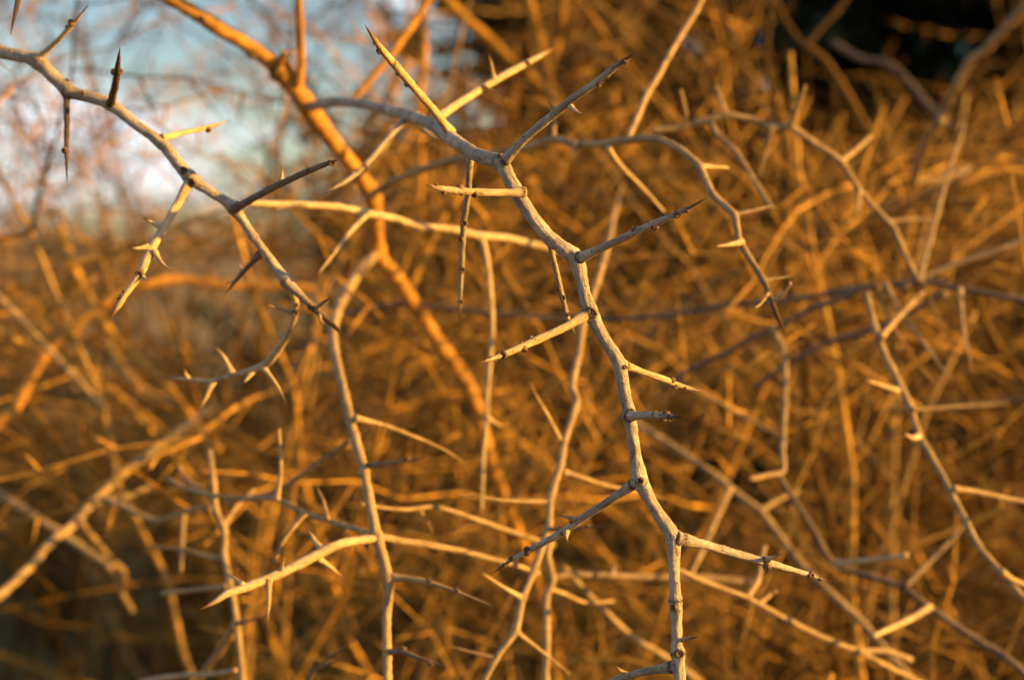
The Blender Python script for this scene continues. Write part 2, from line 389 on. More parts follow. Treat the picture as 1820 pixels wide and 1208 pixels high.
# --- 3. the thick orange limb and what hangs on it
branch('thick orange-brown limb crossing behind the sharp branch, thickest wood of the thicket',
 [(60,-190,.54,20),(200,-65,.55,19),(300,-5,.56,18),(380,45,.565,17.5),(450,87,.572,18.5),(500,127,.578,21),(545,186,.585,23),(590,250,.60,19),
  (630,300,.612,18),(660,345,.625,20),(668,400,.64,17),(674,455,.655,18),(710,500,.665,16.5),(745,555,.675,16.5),(790,625,.685,17.5),(830,680,.695,17),
  (852,742,.705,16),(872,820,.72,15),(905,905,.74,14),(940,1000,.77,14),(980,1130,.81,14),(1010,1300,.86,14),(1040,1700,1.0,15)],
 [('side_twig',[(530,150,.578,11),(536,110,.575,10),(534,60,.57,8.5),(530,0,.56,9),(528,-80,.55,8)],{}),
  ('stub',[(495,118,.575,7),(502,100,.568,7),(505,92,.562,6)],{}),
  ('thorn',[(505,105,.572,6),(520,92,.58,5),(535,88,.59,3)],dict(mat=M_dull)),
  ('thorn',[(700,225,.60,6),(680,262,.60,9),(640,310,.606,9),(618,330,.615,4)],dict(mat=M_mid)),
  ],
 mat=M_limb, near=1, cat='limb', name='thick_limb',
 nodes=[(500,127,.12,.7),(545,186,.08,0),(672,450,.15,.5),(380,45,.06,.2)], buds=[(483,138,8),(445,100,7),(360,36,6),(492,128,8)])

branch('lit tan branch hanging from the fork of the thick limb down to the bottom edge',
 [(668,452,.65,11),(640,480,.61,13),(605,540,.565,12.5),(592,590,.54,11.5),(598,640,.52,11),(612,700,.50,10.5),(630,775,.485,11),(648,840,.475,10),
  (660,905,.468,10),(671,957,.465,11.5),(690,1030,.462,10.5),(687,1100,.460,9.5),(688,1160,.459,9.5),(690,1260,.458,9),(694,1400,.46,8)],
 [('thorn',lin('630,742 690,758 760,785 800,805 838,832',.487,.51,7,.5),{}),
  ('thorn',lin('648,828 700,822 758,813',.477,.46,6,.5),dict(mat=M_dull,buds=[(725,815,4)])),
  ('side_twig',[(672,955,.465,8),(605,966,.458,9),(540,998,.452,10),(500,1018,.449,9),(440,1042,.445,8.5),(405,1054,.442,7.5),(380,1070,.44,4.5),(355,1083,.438,.4)],
   dict(mat=M_thorn,spines=[sp(478,1028,474,1116,.447,.445,5),sp(574,980,543,934,.456,.46,6),sp(564,990,614,1030,.455,.463,5.5),sp(432,1040,404,1020,.444,.45,4.5),sp(500,1014,505,985,.449,.444,4)],flare=1.1)),
  ('thorn',lin('672,953 720,962 769,969 825,980 870,992 915,1004 958,1018',.466,.50,8.5,6),dict(flare=1.1)),
  ('thorn',lin('692,1025 730,1029 762,1034 809,1050 845,1064 886,1081',.462,.452,8,.6),dict(buds=[(762,1030,4),(812,1048,4)])),
  ('thorn',lin('688,1158 715,1157 742,1167 770,1176 794,1186',.459,.45,6.5,.6),dict(mat=M_dull,buds=[(716,1152,5),(765,1180,5)])),
 ], mat=M_mid, near=1, nodes=[(632,740,.12,.2),(648,828,.1,.2),(671,955,.12,.2),(691,1027,.14,.3),(688,1158,.12,.4)])

branch('thin zigzag twig joining the hanging branch beside its curved pale thorn',
 lin('668,950 650,945 608,932 541,911 492,886 440,886 398,883 330,868 300,850',.468,.56,6.5,5),
 [('thorn',lin('492,888 499,840 498,800 496,762',.487,.49,6,3),{}),
  ('thorn',lin('541,911 515,945 500,968 487,1000',.48,.475,6.5,3),{}),
  ('thorn',lin('582,922 575,890 560,858',.475,.485,5,.5),{}),
 ], mat=M_mid, near=1)
branch('slender lit twig leaning up to the hanging branch from the lower left tangle',
 lin('622,782 590,806 550,835 507,864 470,880 400,890',.50,.60,6,7),(),mat=M_mid)
branch('long lit branch running level from behind the left branch to behind the sharp branch',
 [(422,360,.488,4),(470,362,.494,7),(540,364,.502,7.5),(600,368,.51,8),(650,379,.517,9.5),(700,388,.525,8.5),(745,402,.532,9),(801,407,.54,8),(851,419,.548,10),(902,423,.555,8.5),(958,437,.563,8.5),(1005,450,.57,7),(1032,462,.575,4)],
 [('thorn',lin('652,380 620,415 590,455 562,492',.517,.49,7,.6),dict(buds=[(590,450,5)])),
  ('hanging_twig',lin('853,418 861,440 869,487 875,568 873,620 866,702 865,745 860,800 858,850 856,905',.549,.56,7.5,4),dict(spines=[sp(866,742,905,762,.556,.56,4)],flare=1.2)),
  ('thorn',lin('545,364 520,366 490,372',.503,.49,5,2),dict(mat=M_dull)),
 ], mat=M_thorn, near=1, nodes=[(650,379,.15,.2),(853,418,.15,.2),(540,364,.1,.8)])

branch('tan stem weaving down behind the tips of the sharp branch thorns',
 [(1106,330,.72,2),(1092,380,.66,5.5),(1082,430,.61,7.5),(1062,500,.57,8),(1036,581,.545,9),(1029,628,.535,8.5),(1017,685,.525,9),(1025,712,.52,8.5),(1016,745,.515,8.5),(1002,790,.51,8.5),(998,820,.505,9),(979,884,.50,8.5),(975,935,.497,8),(951,1009,.492,8),(929,1062,.488,8),(916,1120,.485,8.5),(887,1161,.484,7),(860,1210,.484,6.5),(820,1290,.49,6),(780,1400,.5,5)],
 [('thorn',lin('929,1063 890,1040 853,1015',.488,.478,6.5,.5),dict(mat=M_thorn)),
  ('thorn',lin('1000,838 1040,850 1073,861 1130,873 1193,889',.505,.53,7,1),{}),
  ('thorn',lin('980,892 951,891 897,889 850,882 806,878',.50,.485,6,.5),{}),
  ('thorn',lin('914,1118 940,1140 968,1161 1012,1197',.486,.495,6,2),{}),
  ('thorn',lin('1000,790 975,740 955,705 940,672',.512,.49,5,.6),dict(mat=M_thorn)),
  ('thorn',lin('975,940 1015,940 1045,936 1090,933',.497,.47,5,.5),dict(mat=M_dull,buds=[(1045,930,4)])),
  ('thorn',lin('878,1168 830,1156 787,1144',.484,.478,5,.5),dict(mat=M_dull)),
 ], mat=M_mid, near=1, nodes=[(1025,712,.1,.2),(929,1062,.12,.1),(916,1120,.14,.1)])
branch('bumpy lit twig running down right beneath the dark sharp thorn',
 lin('640,895 676,901 720,905 779,901 853,925 911,945 961,962 985,968',.49,.54,4,6.5),(('thorn',lin('745,904 760,925 770,950',.506,.51,4,.5)),('thorn',lin('850,922 820,935 800,945',.521,.53,4,.5))),mat=M_mid)
branch('upright pale stem standing under the weaving stem with a fork to the right',
 lin('982,945 974,985 982,1030 971,1063 972,1121 970,1210 968,1330',.53,.52,8,10),
 [('fork',lin('980,1028 998,1022 1020,1020 1080,1022 1130,1024 1190,1025 1260,1026 1340,1035',.53,.64,8,8),dict(mat=M_dull,flare=1.3,spines=[sp(1086,1022,1098,996,.55,.55,4)])),
  ('thorn',lin('975,1045 999,1053 1039,1070 1090,1068',.53,.56,6,4),{}),
  ],mat=M_mid,near=1)
branch('straight blurred twig slanting down right below the weaving stem',
 lin('1000,1005 1022,1030 1073,1084 1127,1134 1174,1161 1230,1200 1300,1260',.59,.61,7,8),(),mat=M_mid)

branch('shaded branch arching from the thick limb over to the right, its drooping end lit',
 [(655,352,.622,9),(690,326,.60,9),(761,298,.575,9.5),(815,284,.56,9),(880,274,.55,9),(935,264,.54,9.5),(986,248,.53,9.5),(1036,258,.52,9),(1096,252,.51,8.5),(1136,247,.505,9),(1170,248,.50,8.5),(1208,265,.49,8),(1243,296,.484,8.5),(1267,345,.478,7.5),(1304,382,.472,8),(1316,430,.468,6.5),(1354,494,.464,7),(1366,520,.462,5.5),(1382,562,.46,4.5),(1399,600,.458,.4)],
 [('thorn',lin('1243,296 1262,296 1294,298',.484,.495,5.5,2.5),dict(mat=M_thorn)),
  ('thorn',lin('1305,382 1340,374 1372,366',.472,.482,5.5,3),dict(mat=M_dull)),
  ('thorn',lin('1318,430 1295,435 1271,438',.468,.458,6.5,.6),dict(mat=M_thorn)),
  ('thorn',lin('1356,498 1385,494 1408,490',.464,.475,4.5,1),dict(mat=M_dull)),
  ('thorn',lin('1368,538 1385,528 1396,518 1405,503',.462,.455,4,3),dict(mat=M_thorn)),
  ('thorn',lin('1366,520 1352,540 1340,548',.462,.45,4,1),{}),
  ('thorn',lin('985,248 984,232 987,212',.53,.53,6,4),{}),
  ('thorn',lin('1020,256 1022,266 1023,276',.52,.515,6,3),{}),
  ('side_twig',lin('1116,250 1120,238 1135,205 1150,168 1168,140 1183,111 1210,64 1240,15 1262,-40',.51,.57,7.5,6.5),dict(flare=1.1,spines=[sp(1150,168,1135,150,.53,.53,4)])),
  ('thorn',lin('1080,262 1103,295 1143,335 1180,376',.51,.535,6.5,3),dict(mat=M_thorn)),
 ], mat=M_mid, near=1, nodes=[(1243,296,.12,.2),(1304,382,.15,.2),(1366,520,.15,.3),(1020,256,.12,.1)])

branch('pale kinked branch in the upper right with short spurs above and below',
 lin('1160,232 1217,225 1250,215 1290,205 1337,213 1371,226 1404,225 1438,248 1495,288 1528,339 1575,392 1589,407 1612,460 1632,500',.57,.57,8,7.5),
 [('thorn',lin('1219,224 1218,200 1210,161',.57,.56,6,4),{}),
  ('thorn',lin('1291,206 1283,180 1272,153',.57,.58,6,4),{}),
  ('thorn',lin('1405,224 1418,190 1431,153',.57,.56,7,4),{}),
  ('thorn',lin('1370,228 1360,265 1349,315',.57,.58,7,3),{}),
  ('thorn',lin('1494,288 1520,268 1548,242',.57,.60,7,4),{}),
  ('side_twig',lin('1262,214 1275,240 1307,268 1341,322 1356,345 1372,370',.57,.54,6.5,5.5),{}),
  ('thorn',lin('1528,339 1526,360 1524,378',.57,.56,6,3),{}),
  ('thorn',lin('1576,393 1620,390 1660,388',.57,.62,5,3),dict(mat=M_dull)),
 ], mat=M_mid, near=1)

# --- dark level branches and hanging twigs on the right
branch('long dark shaded branch running level across the thicket behind the sharp branch',
 lin('610,560 660,548 710,541 800,548 885,557 969,564 1086,567 1210,557 1277,544 1361,537 1445,527 1512,514 1579,507 1646,500 1713,514 1820,534 1990,575',.68,.60,6,8.5),
 [('thorn',lin('1706,515 1708,545 1713,588 1722,630 1730,670',.60,.55,6.5,1),dict(mat=M_mid)),
  ('thorn',lin('1562,508 1572,550 1595,594 1630,645 1660,680',.61,.57,6.5,2),dict(mat=M_limb)),
  ('thorn',lin('1575,506 1600,555 1632,594 1660,635 1690,672',.61,.56,6.5,2),dict(mat=M_mid)),
  ('thorn',lin('1640,503 1655,540 1682,588',.61,.64,6.5,2),{}),
  ('thorn',lin('1452,526 1447,490 1430,452',.61,.57,5.5,2),dict(mat=M_limb)),
  ('thorn',lin('1632,500 1650,440 1672,355 1689,295 1713,221',.60,.62,7,4),dict(mat=M_mid)),
 ], mat=M_dull, near=1)
branch('dark branch rising to the right edge from the knot of the level branch',
 lin('1600,512 1646,490 1700,468 1786,440 1830,420 1990,370',.60,.62,7,8),(),mat=M_dull)
branch('dark branch slanting up to meet the long level branch',
 lin('1180,690 1230,655 1284,631 1337,601 1384,581 1445,547 1495,530 1530,512',.64,.61,7,8),(),mat=M_dull)
branch('dull branch slanting up behind the hanging twigs on the right',
 lin('1340,690 1411,641 1471,608 1545,588 1610,560 1680,520',.70,.64,8,8),(),mat=M_dull)
branch('lit branch bowing down the right side with a twig to the right edge',
 lin('1540,520 1555,581 1572,628 1589,661 1619,725 1629,762 1650,802 1676,847 1693,881 1713,918 1737,966 1778,1016 1825,1070 1900,1180 1960,1320',.56,.50,8,8.5),
 [('thorn',lin('1694,868 1720,871 1757,878 1790,886 1840,893 1920,900',.515,.53,7.5,6),{}),
  ('thorn',lin('1594,694 1565,684 1537,674',.54,.52,6.5,1),dict(mat=M_thorn)),
  ('thorn',lin('1632,775 1622,778 1610,772',.53,.52,7,3),dict(mat=M_thorn)),
  ('thorn',lin('1778,1014 1800,1030 1840,1045 1900,1060',.505,.52,8,6),{}),
  ('thorn',lin('1565,600 1600,560 1640,520',.55,.60,8,5),{}),
  ('thorn',lin('1622,728 1700,722 1790,716',.54,.64,5,3),dict(mat=M_dull)),
 ], mat=M_mid, near=1, nodes=[(1620,727,.12,.3),(1694,880,.1,.1)])
branch('stout pale branch hooking down from the top right corner',
 lin('1990,-120 1900,-45 1820,17 1753,87 1723,111 1689,174 1670,222 1640,262 1625,318 1679,316 1720,300',.64,.78,14,8),
 [('side_twig',lin('1672,215 1650,250 1635,290 1625,330',.66,.74,10,8),{})], mat=M_mid, near=1)
branch('long soft branch slanting from behind the sharp branch to the lower right',
 lin('1120,745 1160,770 1210,803 1261,837 1311,878 1352,908 1386,952 1419,996 1473,1050 1531,1104 1561,1138 1640,1230 1720,1330',.66,.60,8,9),
 [('thorn',lin('1352,908 1380,890 1420,872',.64,.68,7,4),{}),('thorn',lin('1298,868 1270,930 1250,975 1228,1022',.64,.58,7,5),{})], mat=M_mid, near=1)
branch('brown branch with a kinked lit top end crossing the lower right corner',
 lin('1380,838 1409,884 1446,942 1484,1003 1548,1023 1605,1043 1649,1077 1717,1124 1784,1165 1830,1205 1930,1310',.60,.56,7,9.5),
 [('thorn',lin('1486,1002 1520,998 1570,992 1612,986',.58,.56,8,6),dict(mat=M_thorn)),
  ('thorn',lin('1609,1042 1650,1000 1690,960 1715,930',.58,.64,7,4),{}),
  ('thorn',lin('1652,1078 1615,1101 1551,1130',.57,.54,8,6),dict(mat=M_thorn))], mat=M_dull, near=1)
branch('lit wavy branch running from the sharp branch towards the lower right corner',
 lin('1200,1008 1230,1024 1294,1049 1328,1062 1406,1104 1467,1134 1524,1155 1575,1156 1619,1172',.51,.56,6,7.5),
 [('thorn',lin('1328,1062 1348,1030 1352,1000 1360,970',.525,.55,7.5,5),{}),
  ('thorn',lin('1350,1072 1365,1060 1380,1050',.53,.54,6,3),{}),
  ('side_twig',lin('1524,1156 1580,1185 1640,1215 1720,1260 1800,1330',.548,.59,7,7),{})], mat=M_mid, near=1)
branch('elbow-shaped lit twig bent sharply to the left over the dark gap',
 lin('1372,585 1392,620 1396,660 1395,720 1391,800 1392,837 1365,844 1333,851',.60,.57,7.5,6),(),mat=M_mid,near=1)
branch('dark thin twig leaving the tip of the second long thorn towards lower right',
 lin('1200,680 1250,700 1300,728 1345,752 1400,785',.60,.62,5,5),(),mat=M_dull)

# --- lower left
branch('broad pale branch climbing from the left edge through the lower left tangle',
 lin('-160,1190 -70,1110 0,1057 61,999 84,969 135,928 159,898 216,844 257,813 320,765 380,720',.60,.76,12,8),
 [('thorn',lin('165,895 200,888 230,881 268,863',.67,.69,7,5),{}),
  ('thorn',lin('216,846 210,836 204,828',.70,.69,6,3),{}),
  ('thorn',lin('140,925 193,989 220,1016 216,1050 236,1087',.66,.74,8,7),{})], mat=M_mid, near=1)
branch('soft branch dropping from the left edge behind the broad pale branch',
 lin('-120,800 -40,852 0,878 51,911 101,942 150,975 200,1010',.74,.72,11,10),(),mat=M_mid)
branch('lit twig crossing over the broad pale branch with a hanging spur',
 lin('180,885 216,898 280,925 331,908 375,902',.62,.60,7,6.5),[('thorn',lin('327,909 324,962 322,1015',.61,.58,6,3),{})],mat=M_mid,near=1)
branch('upright soft stem standing at the bottom left with short lit spurs',
 lin('372,800 380,860 384,905 399,942 399,986 412,1053 422,1114 430,1208 438,1340',.56,.51,7,9.5),
 [('thorn',lin('399,992 360,986 324,976 268,971',.545,.56,6.5,3),{}),
  ('thorn',lin('404,1042 360,1046 287,1054',.54,.55,7,5),{}),
  ('thorn',lin('422,1107 450,1100 488,1086',.53,.52,5,.6),dict(mat=M_dull)),
  ('thorn',lin('384,900 365,875 330,850 318,828',.555,.58,6,4),{}),
  ('thorn',lin('395,940 420,900 452,870',.55,.58,6,4),{}),
  ('thorn',lin('418,1110 395,1150 365,1190 340,1230',.53,.62,9,8),{})], mat=M_mid, near=1)
branch('short pale twig end lying across the foot of the bottom left stem',
 lin('250,1212 290,1204 331,1199 380,1197 420,1190',.56,.53,7,5),(),mat=M_thorn)
branch('small forked twig end poking in between the two hanging stems at the bottom',
 lin('520,1260 545,1215 561,1189 585,1168 612,1150 640,1128',.50,.48,6.5,.6),[('thorn',lin('561,1189 580,1180 600,1176',.49,.48,4,.5),{})],mat=M_dull,near=1)
branch('orange branch bowed like an arch behind the lower end of the left branch',
 lin('-60,790 0,748 20,735 44,695 67,648 101,608 151,564 194,534 235,511 285,500 328,497 385,504 440,508 500,507 560,515',.72,.78,14,11),(),mat=M_limb)
branch('blurred branch dropping steeply through the arch of the orange branch',
 lin('105,400 127,467 151,517 188,581 235,628 261,655 300,690 340,740',.86,.80,12,10),(),mat=M_far)
branch('blurred branch below the curved side twig, sinking to the lower middle',
 lin('185,590 200,625 215,655 255,695 322,722 349,755 390,800',.86,.82,12,11),(),mat=M_far)
branch('thin blurred twig slanting down behind the left end of the orange arch',
 lin('-60,480 0,531 44,574 84,618 141,678 190,730',.72,.72,8,8),(),mat=M_mid)
branch('dark thorn tip hanging from a branch above the top left corner',
 lin('-220,-30 -120,-60 -20,-70 60,-95 180,-150',.44,.45,10,8),[('thorn',[(40,-80,.443,6),(36,-20,.437,6),(28,20,.433,4.5),(18,64,.428,.3)],dict(mat=M_dark,tip=.8))],mat=M_dull,near=1)
branch('tiny twig end at the left edge just below the left branch',
 lin('-120,60 -50,88 0,112 32,136',.50,.49,6,.5),(),mat=M_thorn,near=1)

# --- upper middle and upper right, softer
branch('warm lit branch rising to the top edge beside the uppermost sharp thorn',
 lin('628,176 637,166 660,140 684,111 724,57 761,0 800,-70',.61,.62,8,10),(),mat=M_limb,near=1)
branch('brown upright stem behind the base of the uppermost sharp thorn',
 lin('752,-60 751,17 754,84 750,134 745,200 748,300 740,420',.80,.82,11,9),(),mat=M_limb)
branch('wide blurred branch slanting down right behind the sharp thorn pair at the top',
 lin('770,-30 808,17 868,70 918,117 969,161 1030,215',.86,.88,14,12),(),mat=M_far)
branch('blurred upright branch at the top middle left of the pale sky gap',
 lin('925,-50 940,10 955,60 972,134 985,200',.88,.86,14,12),(),mat=M_far)
branch('blurred branch leaning left at the top middle beside the pale sky gap',
 lin('1008,-40 998,17 988,80 972,134 960,190',.92,.9,13,11),(),mat=M_far)
branch('vee-shaped blurred branch in front of the dark gap in the top right',
 lin('1370,-20 1391,30 1428,80 1460,48 1488,18 1530,-40',.88,.88,8,6.5),(),mat=M_far)
branch('dull brown branch falling from the vee of the blurred branch',
 lin('1432,82 1468,110 1505,165 1542,228 1575,275 1620,330',.86,.82,9,8),(),mat=M_far)
branch('dull branch crossing the dark gap towards the pale hooked branch',
 lin('1480,75 1530,105 1575,112 1605,134 1652,188 1690,225',.90,.84,8,8),(),mat=M_dull)
branch('lit soft branch lying level at the right edge below the hooked branch',
 lin('1700,330 1746,308 1790,300 1830,308 1900,320',.82,.84,9,9),(),mat=M_far)
branch('broad dark branch added as shading, slanting up to the right behind the long level branch',
 lin('1130,620 1210,545 1300,490 1420,432 1530,382 1650,342 1760,312 1860,270 1990,210',.84,.90,11,13),(),mat=M_dark)  # added dark strip, painted shade across the right of the thicket
branch('dark shaded branch sinking right behind the bowed lit branch',
 lin('1560,735 1640,728 1720,722 1800,712 1900,700',.86,.86,10,11),(),mat=M_dark)
branch('thick curved orange branch dropping on the far right below the level branch',
 lin('1735,515 1745,560 1770,610 1800,650 1840,700 1900,760',.76,.78,10,11),(),mat=M_far)

# ------------------------------------------------------------------ ground
def ground():
    m, n, b = newmat('dry_ground')
    g = N(n, 'ShaderNodeNewGeometry').outputs['Position']
    f = noi(n, g, .8, 5, .6); f2 = noi(n, g, 14, 4, .6)
    c = mixc(n, ramp(n, f, .40, .62), (.17, .10, .022), (.075, .07, .012))
    c = mixc(n, ramp(n, f2, .5, .75), c, (.20, .12, .04))
    n.links.new(c, b.inputs['Base Color']); b.inputs['Roughness'].default_value = .95
    v, fc = [], []
    xs = [-400, -120, -40, -14, -8, -5, -3, -1.5, 0, 1.5, 3, 5, 8, 14, 40, 120, 400]
    ys = [-200, -40, -10, -3, 0, 1, 2, 3, 4, 5, 6.5, 8, 10, 13, 17, 24, 40, 80, 200, 900]
    for y in ys:
        for x in xs:
            h = .10*noise.noise(Vector((x*.5, y*.5, 3))) if abs(x) < 20 and 0 < y < 40 else 0
            v.append((x, y, h))
    W = len(xs)
    for j in range(len(ys)-1):
        for i in range(W-1):
            a = j*W+i; fc.append((a, a+1, a+1+W, a+W))
    me = bpy.data.meshes.new('ground'); me.from_pydata(v, [], fc); me.materials.append(m)
    me.polygons.foreach_set('use_smooth', [True]*len(me.polygons))
    o = bpy.data.objects.new('ground', me); COL.objects.link(o); tag(o, kind='structure')
ground()

# ------------------------------------------------------------------ thorn shrubs of the thicket
def unit(r): 
    a = r.uniform(0, 6.283); z = r.uniform(-1, 1); q = math.sqrt(1-z*z)
    return Vector((q*math.cos(a), q*math.sin(a), z))
def path(r, p, d, L, seg, zig, droop, wander=.12):
    P = [p.copy()]; d = d.normalized(); side = d.cross(unit(r)).normalized(); k = 1
    n = max(2, int(L/seg))
    for i in range(n):
        d = (d + side*zig*k + unit(r)*wander + Vector((0, 0, -droop))).normalized(); k = -k
        p = p + d*seg*r.uniform(.8, 1.2); P.append(p)
    return P
GAPS = [(1600, 45, 160, 95, .97), (1590, 80, 235, 170, .5), (430, 570, 170, 75, .8), (560, 640, 60, 40, .5), (900, 1130, 90, 60, .5), (300, 180, 200, 110, .35), (170, 1110, 250, 120, .9), (1290, 890, 110, 70, .6), (1700, 770, 110, 60, .5), (520, 1090, 110, 60, .5), (840, 70, 70, 70, .5), (1180, 850, 60, 60, .4)]
def ok(P, dmin, gaps=None):
    h = (int(abs(P[0].x)*9173+abs(P[0].z)*7919+abs(P[0].y)*5113) % 100)/100
    for p in P:
        q = p - cam.location; d = q.dot(CAMF)
        if d > .5:
            x = 910+q.dot(CAMR)/d/K; y = 604-q.dot(CAMU)/d/K
            for gx, gy, ax, ay, pr in (GAPS if gaps is None else gaps):
                if h < pr and ((x-gx)/ax)**2+((y-gy)/ay)**2 < 1: return False
    for p in P:
        q = p - cam.location; d = q.dot(CAMF)
        if d < dmin and d > -.3 and abs(q.dot(CAMR)) < d*.42+.25 and abs(q.dot(CAMU)) < d*.3+.25: return False
    return True
def twiggery(r, mb, P, rad, thorn, spacing=1, sub=.3, lo=.12, hi=.28, n=5, dmin=0):
    """tube along P with thorns, and some thorny sub-twigs"""
    m = len(P)
    mb.tube(P, [max(.0006, rad*(1-.75*i/(m-1))) for i in range(m)], n, None, None, r.uniform(0, 400))
    for i in range(1, m-1, spacing):
        t = (P[i+1]-P[i-1]).normalized(); q = t.cross(unit(r)).normalized()
        d = (q*.9 + t*.45 + Vector((0, 0, .05))).normalized()
        if r.random() < sub:
            Q = path(r, P[i], d, r.uniform(lo, hi), .035, .25, .02)
            if not ok(Q, dmin): continue
            k = len(Q); mb.tube(Q, [max(.0005, rad*.5*(1-.85*j/(k-1))) for j in range(k)], n-1, None, None, r.uniform(0, 400), cap0=False)
            for j in range(1, k-1):
                tt = (Q[j+1]-Q[j-1]).normalized(); dd = (tt.cross(unit(r)).normalized()+tt*.4).normalized()
                l = r.uniform(.012, .035); mb.tube([Q[j], Q[j]+dd*l*.5, Q[j]+dd*l], [.0009, .0007, .0001], 3, None, None, 0, cap0=False)
        else:
            l = thorn*r.uniform(.5, 1.3)
            if not ok([P[i]+d*l], dmin): continue
            mb.tube([P[i], P[i]+d*l*.5, P[i]+d*l], [rad*.42, rad*.32, .0002], 4, None, None, 0, cap0=False)


def make_shrub(seed, loc, stems, height, spread, label, group, mat, dmin=.85, sides=16, base_r=.0054, lo_side=.25, thick=1.0, lside=(.3, .75)):
    r = random.Random(seed); root = empty('thorn_shrub', loc); tag(root, label, 'shrub', group)
    loc = Vector(loc)
    for s in range(stems):
        a = 2*math.pi*(s+r.uniform(-.3, .3))/stems
        d = Vector((math.cos(a)*spread*r.uniform(.3, 1.2), math.sin(a)*spread*r.uniform(.3, 1.2), 1))
        P = path(r, loc+Vector((math.cos(a)*.05, math.sin(a)*.05, -.03)), d, height*r.uniform(.85, 1.25), .055, .20, .010, .14)
        if True:
            while len(P) > 3 and not ok(P, dmin, GAPS[:2]+[(320, 150, 110, 190, 1.0)]): P.pop()
        m = len(P); rad = [base_r*r.uniform(.95, 1.05)*(1-.75*i/(m-1)) for i in range(m)]
        mb = MB(); mb.tube(P, rad, 7, None, None, r.uniform(0, 400))
        so = mb.build('stem', mat, root, P[0])
        for q in range(sides):
            i = int(m*(lo_side+(0.98-lo_side)*(q+r.random())/sides)); i = min(max(1, i), m-2)
            t = (P[i+1]-P[i]).normalized(); out = t.cross(unit(r)).normalized()
            dd = (out*1.0 + t*.35 + Vector((0, 0, .12))).normalized()
            Q = path(r, P[i], dd, r.uniform(*lside), .036, .24, .028, .15)
            if True:
                while len(Q) > 2 and not ok(Q, dmin): Q.pop()
                if len(Q) < 4: continue
            mb = MB(); twiggery(r, mb, Q, max(.0013, rad[i]*.5)*thick, .045, 1, .32, dmin=dmin)
            mb.build('side_branch', mat, so, P[i])
    return root

GR = 'thorn shrubs of the thicket'
make_shrub(21, (-.42, .95, 0), 5, 1.30, .25, 'low thorn shrub close behind the broad pale branch', GR, M_far, dmin=.66, sides=19, lo_side=.5, lside=(.2, .5))
make_shrub(22, (.05, .95, 0), 8, 1.35, .26, 'dense thorn shrub close behind the sharp branch', GR, M_far, dmin=.66, sides=20, lo_side=.5, lside=(.2, .5))
make_shrub(23, (.45, 1.0, 0), 8, 1.38, .26, 'thorn shrub close behind the bowed branch on the right side', GR, M_far, dmin=.66, sides=20, lo_side=.5, lside=(.2, .5))
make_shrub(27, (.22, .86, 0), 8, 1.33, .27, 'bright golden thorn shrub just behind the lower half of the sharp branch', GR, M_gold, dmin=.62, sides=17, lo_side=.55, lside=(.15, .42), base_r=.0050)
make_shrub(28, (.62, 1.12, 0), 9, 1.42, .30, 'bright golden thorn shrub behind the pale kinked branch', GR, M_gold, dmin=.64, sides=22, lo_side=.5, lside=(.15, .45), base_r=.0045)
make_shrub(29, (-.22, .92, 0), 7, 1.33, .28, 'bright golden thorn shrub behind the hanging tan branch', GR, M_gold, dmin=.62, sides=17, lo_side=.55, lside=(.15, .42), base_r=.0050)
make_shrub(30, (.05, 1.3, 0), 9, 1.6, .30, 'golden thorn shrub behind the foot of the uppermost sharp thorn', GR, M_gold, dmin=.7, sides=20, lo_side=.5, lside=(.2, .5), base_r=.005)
make_shrub(24, (-.15, 1.25, 0), 8, 1.45, .28, 'thorn shrub between the thick limb and the open shrub against the sky', GR, M_far, dmin=.7, sides=18, lo_side=.45, lside=(.2, .55))
make_shrub(11, (-.55, 1.55, 0), 8, 1.75, .32, 'tangled thorn shrub behind the left branch, sky showing through its top', GR, M_far, dmin=.80, sides=18, lo_side=.4)
make_shrub(12, (.28, 1.40, 0), 10, 1.75, .30, 'tall thorn shrub behind the middle of the sharp branch', GR, M_far, dmin=.74, sides=20, lo_side=.4)
make_shrub(13, (.62, 1.55, 0), 10, 1.55, .32, 'lower thorn shrub in front of the dark shaded hollow', GR, M_far, dmin=.80, sides=20, lo_side=.35)
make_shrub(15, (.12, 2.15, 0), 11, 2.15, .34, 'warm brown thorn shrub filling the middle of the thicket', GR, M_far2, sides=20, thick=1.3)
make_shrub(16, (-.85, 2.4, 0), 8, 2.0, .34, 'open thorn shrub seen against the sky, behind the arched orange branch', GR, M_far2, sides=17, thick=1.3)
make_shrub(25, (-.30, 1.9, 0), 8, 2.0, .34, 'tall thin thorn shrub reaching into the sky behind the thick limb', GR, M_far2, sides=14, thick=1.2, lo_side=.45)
make_shrub(26, (-.80, 2.9, 0), 9, 2.1, .30, 'farthest thorn shrub of the thicket, thin against the bright sky', GR, M_far, sides=16, thick=1.0, lo_side=.4)
make_shrub(17, (.80, 2.45, 0), 10, 1.75, .34, 'shaded thorn shrub below the dark shaded hollow', GR, M_far2, sides=20, thick=1.3)

# ------------------------------------------------------------------ bushes further back
def leafmat(name, c0, c1, scale=6.0):
    m, n, b = newmat(name)
    g = N(n, 'ShaderNodeNewGeometry').outputs['Position']
    n.links.new(mixc(n, ramp(n, noi(n, g, scale, 3, .6), .35, .65), c0, c1), b.inputs['Base Color'])
    b.inputs['Roughness'].default_value = .75; b.inputs['Specular IOR Level'].default_value = .15
    return m
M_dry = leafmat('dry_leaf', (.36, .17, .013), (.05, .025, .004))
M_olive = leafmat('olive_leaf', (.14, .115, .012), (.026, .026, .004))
M_hollow = leafmat('hollow_shade_leaf', (.030, .040, .014), (.016, .022, .008))  # near-black leaves carry the shade of the top right hollow
M_grass = leafmat('grass_blade', (.24, .17, .025), (.09, .10, .014), 1.3)

